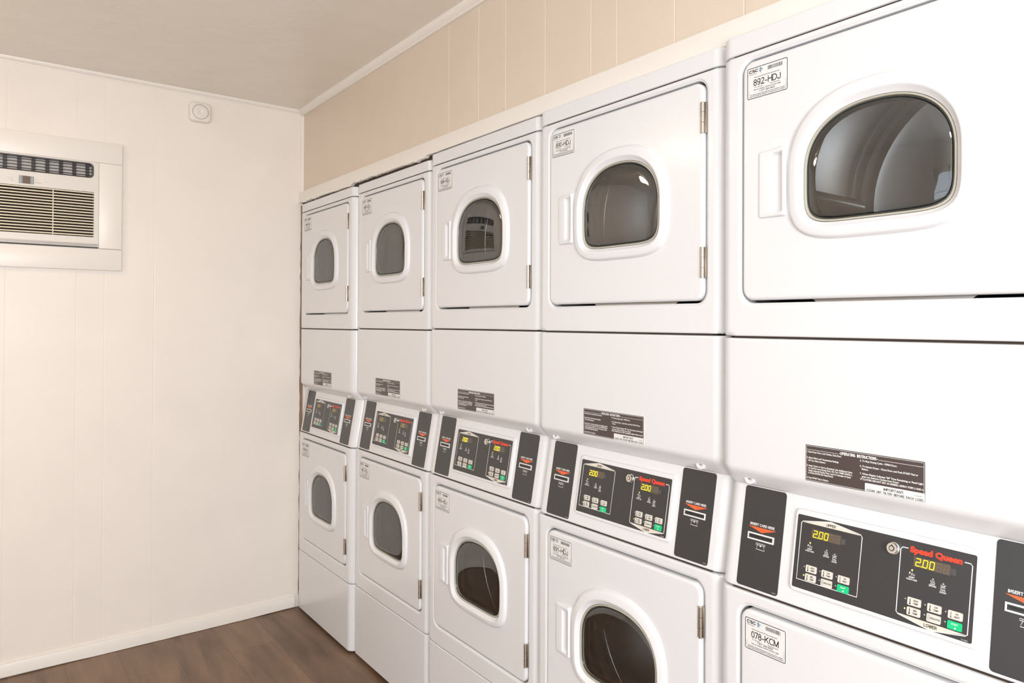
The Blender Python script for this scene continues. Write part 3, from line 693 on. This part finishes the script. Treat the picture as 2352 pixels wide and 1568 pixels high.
# crown mouldings
def crown_l(y): return [Vector((XW+.0003+a, y, H-.0003-b)) for a, b in ((0, 0), (.017, 0), (.017, .004), (.0155, .008), (.012, .0125), (.008, .0155), (.004, .0168), (.003, .0205), (0, .0205))]
cove('trim_2', crown_l, [YF, YB], TRIM)
def crown_b(x): return [Vector((x, YB-.0003-a, H-.0003-b)) for a, b in ((0, 0), (.030, 0), (.030, .007), (.0265, .011), (.016, .019), (.010, .0215), (.010, .026), (0, .026))]
cove('trim_3', crown_b, [XW+.018, XR], TRIM)
def bead(z): return [Vector((XW+.0003+a, YB-.0003-b, z)) for a, b in ((0, 0), (.013, 0), (.012, .005), (.009, .009), (.005, .012), (0, .013))]
cove('trim_4', bead, [2.064, H-.027], WALLL)
# baseboard, with a thin uneven gap under it
bm = bmesh.new(); cols = []; y = YF; 
while y < .004:
    zl = -.0045+.004*max(0, math.sin(y*5.1+1.0))+random.uniform(0, .0007)
    cols.append([Vector((XW+.0003, y, zl)), Vector((XW+.0120, y, zl)), Vector((XW+.0125, y, .044)), Vector((XW+.0105, y, .049)), Vector((XW+.0003, y, .0515))]); y += .04
loft(bm, cols, cap0=True, cap1=True); bmesh.ops.recalc_face_normals(bm, faces=bm.faces); struct('baseboard_left', bm, TRIM)
bm = bmesh.new(); box(bm, XW+.012, XR-2.2, .0275, .0312, 2.0010, 2.0342); struct('gap_shade_strip', bm, DARK)  # dark strip added behind the gap under the trim board, standing in for shade
# stained sealant strip between the end wall and the corner machine
bm = bmesh.new(); cols = []; z = .05
while z < 2.005:
    d = random.uniform(0, .004); cols.append([Vector((XW+.0002, .0195+d, z)), Vector((XW+.0018, .0205+d, z)), Vector((XW+.0018, .036, z)), Vector((XW+.0002, .036, z))]); z += .03
loft(bm, cols, cap0=True, cap1=True); bmesh.ops.recalc_face_normals(bm, faces=bm.faces); struct('trim_5', bm, mat('stained_sealant', (.27, .18, .12), .8))

# ------------------------------------------------------------------ casing and air conditioner in the end wall
bm = bmesh.new(); t = .017; CY0 = -1.389
def board(y0, y1, z0, z1, th): box(bm, XW+.0003, XW+th, y0, y1, z0, z1, bev=.0015)
board(CY0, -.7362, 2.0905, 2.1790, t); board(CY0, -.7362, 1.6335, 1.7235, t+.001)
board(-.8195, -.7362, 1.7252, 2.0900, t-.001); board(CY0, -1.3055, 1.7252, 2.0900, t-.001)
struct('window_1', bm, TRIM)
ACW = mat('cream_plastic', (.76, .73, .68), .35); ACL = mat('ivory_louvre', (.82, .76, .60), .38); ACD = mat('brown_vent_plastic', (.040, .030, .025), .35); ACS = mat('grey_sill', (.50, .48, .46), .4)
ac = bpy.data.objects.new('air_conditioner', None); COL.objects.link(ac); AX = XW
ac.location = (AX, -1.0625, 1.7260); ac['label'] = 'cream window air conditioner with slatted grille set in the end wall'; ac['category'] = 'air conditioner'
hw = .2424; Hh = .3640; f = .016     # local: x out of the wall, y across, z up
bm = bmesh.new()
box(bm, -.34, -.030, -hw, hw, .002, Hh)                                   # case outside the wall
def fb(y0, y1, z0, z1, x1=f, mi=0, bev=0): box(bm, -.0295, x1, y0, y1, z0, z1, mi, bev)
fb(-hw, hw, .3585, Hh); fb(-hw, hw, .2360, .2945); fb(-hw, -.2250, .2945, .3585); fb(.2250, hw, .2945, .3585)
fb(-hw, -.2255, .0455, .2360); fb(.2255, hw, .0455, .2360); fb(-hw, hw, .0196, .0455)
box(bm, -.0295, .020, -hw, hw, .0035, .0195, 1, .003)
_c = (0, .32675)
_A = angles(_c, [(-.2250, .2250, .2945, .3585, .001), (-.2238, .2238, .2957, .3578, .016)], 40)
loft(bm, [[Vector((f-.0002, *ray(s_rr(-.2251, .2251, .2944, .3586, .001), _c, a))) for a in _A], [Vector((f-.0002, *ray(s_rr(-.2238, .2238, .2957, .3578, .016), _c, a))) for a in _A], [Vector((f-.02, *ray(s_rr(-.2238, .2238, .2957, .3578, .016), _c, a))) for a in _A]])
link('housing', to_mesh('housing', bm, [ACW, ACS]), ac)
bm = bmesh.new()      # air outlet
P0 = lambda k: [Vector((0, a, b)) for a, b in Print([]).rrpts(-.2240+k, .2955+k, .2240-k, .3580-k, .016, 5)]
loft(bm, [[p+Vector((dx, 0, 0)) for p in P0(k)] for k, dx in ((0, -.028), (0, .0175), (.0012, .0185), (.0042, .0180), (.0048, -.026))])
for z in (.308, .3205, .333, .3455): box(bm, -.0005, .0125, -.219, .219, z-.0010, z+.0010)
for k in range(10):
    y = -.2035+k*.0452; 
    box(bm, -.0085, -.001, y-.0065, y+.0065, .300, .355)
link('air_outlet', to_mesh('air_outlet', bm, ACD), ac, label='dark brown louvred outlet')
bm = bmesh.new(); box(bm, -.0120, -.0090, -.219, .219, .300, .355); link('outlet_backing', to_mesh('outlet_backing', bm, mat('grey_beige', (.74, .69, .64), .5)), ac)
bm = bmesh.new()      # intake grille
for k in range(16):
    z = .0520+k*.01200; 
    pts = [(.0, z+.0002), (.012, z-.0029), (.0165, z-.0024), (.0172, z+.0006), (.0150, z+.0026), (.004, z+.0040)]
    loft(bm, [[Vector((a, y, b)) for a, b in pts] for y in (-.2250, .2250)], cap0=True, cap1=True)
for y in (-.087, .087): box(bm, .0, .0135, y-.0016, y+.0016, .047, .2350)
bmesh.ops.recalc_face_normals(bm, faces=bm.faces); link('intake_grille', to_mesh('intake_grille', bm, ACL), ac, label='ivory horizontal louvres')
bm = bmesh.new(); box(bm, -.0280, -.0240, -.2245, .2245, .047, .2350); link('filter_screen', to_mesh('filter_screen', bm, DARK), ac)
P = Print([mat('display_grey', (.26, .28, .28), .3)]); P.plate(-.0240, .2440, .0240, .2760, .001, P.mats[0], .0008); P.quad(-.0120, .2450, .0120, .2750, mat('display_brown', (.13, .075, .06), .25), .001)
for k in range(2): P.quad(-.0225+k*.0385, .2455, -.0165+k*.0385, .2745, mat('display_button', (.36, .39, .38), .4), .0011)
PL = Print([GREYINK])
for y, z, wd in ((-.052, .262, .018), (-.046, .253, .010), (.033, .262, .014), (.037, .252, .022), (.065, .256, .010), (-.10, .262, .02)): PL.quad(y-wd/2, z, y+wd/2, z+.0012, GREYINK if z < .256 else mat('faint_print', (.55, .52, .48), .5), .0006)
link('printed_legend', PL.mesh('printed_legend', (f, 0, 0), (0, 1, 0), (0, 0, 1)), ac)
link('control_display', P.mesh('control_display', (f, 0, 0), (0, 1, 0), (0, 0, 1)), ac, label='small dark display with two grey buttons')

# ------------------------------------------------------------------ alarm on the end wall
AL = mat('alarm_plastic', (.82, .78, .72), .4)
al = bpy.data.objects.new('wall_alarm', None); COL.objects.link(al); al.location = (XW, -.4366, 2.3785)
al['label'] = 'small white rounded-square alarm high on the end wall beside the corner'; al['category'] = 'smoke alarm'
bm = bmesh.new()
AA = [2*PI*k/80 for k in range(80)]
def rq(k, x, hs=.0455, r=.020): return [Vector((x, *ray(s_rr(-hs+k, hs-k, -hs+k, hs-k, max(r-k*.5, .006)), (0, 0), a))) for a in AA]
def cq(r, x): return [Vector((x, r*math.cos(a), r*math.sin(a))) for a in AA]
loft(bm, [rq(0, .0004), rq(0, .015), rq(.0012, .020), rq(.004, .0235), rq(.008, .025), cq(.0345, .0262), cq(.0335, .0262), cq(.0325, .0240), cq(.0315, .0262), cq(.030, .0270), cq(.015, .0272), cq(.010, .0262), cq(.004, .0245), cq(.0005, .0240)])
bmesh.ops.recalc_face_normals(bm, faces=bm.faces); link('alarm_housing', to_mesh('alarm_housing', bm, AL), al)
bm = bmesh.new(); n = 48
loft(bm, [[Vector((x, r*math.cos(2*PI*k/n), r*math.sin(2*PI*k/n))) for k in range(n)] for r, x in ((.0334, .0242), (.0334, .0266), (.0316, .0266), (.0316, .0242))]); bmesh.ops.recalc_face_normals(bm, faces=bm.faces)
link('test_ring', to_mesh('test_ring', bm, mat('grey_ring', (.30, .26, .22), .5)), al, label='thin grey ring')

# ------------------------------------------------------------------ ceiling lamp (off to the right of the view)
def ceiling_lamp(x, y, col, es, lab):
    bm = bmesh.new(); cyl(bm, (0, 0, -.0155), (0, 0, 1), .19, .030, 48); cyl(bm, (0, 0, -.056), (0, 0, 1), .15, .05, 48, 1, r2=.175)
    link('ceiling_lamp', to_mesh('ceiling_lamp', bm, [TRIM, mat('lit_diffuser_%d' % int(x*10), (.9, .88, .82), .5, emit=col, es=es)]), loc=(x, y, H-.0004), label=lab, cat='ceiling lamp', group='flush ceiling lamps')
ceiling_lamp(3.75, -1.95, (.98, .99, 1.0), 17, 'round flush ceiling lamp with neutral white diffuser above the near end of the room')
ceiling_lamp(.85, -1.95, (1.0, .78, .56), 21, 'unseen round flush ceiling lamp with warm white diffuser, added to warm the end wall side')  # lamp added out of view as warm fill for the far machines
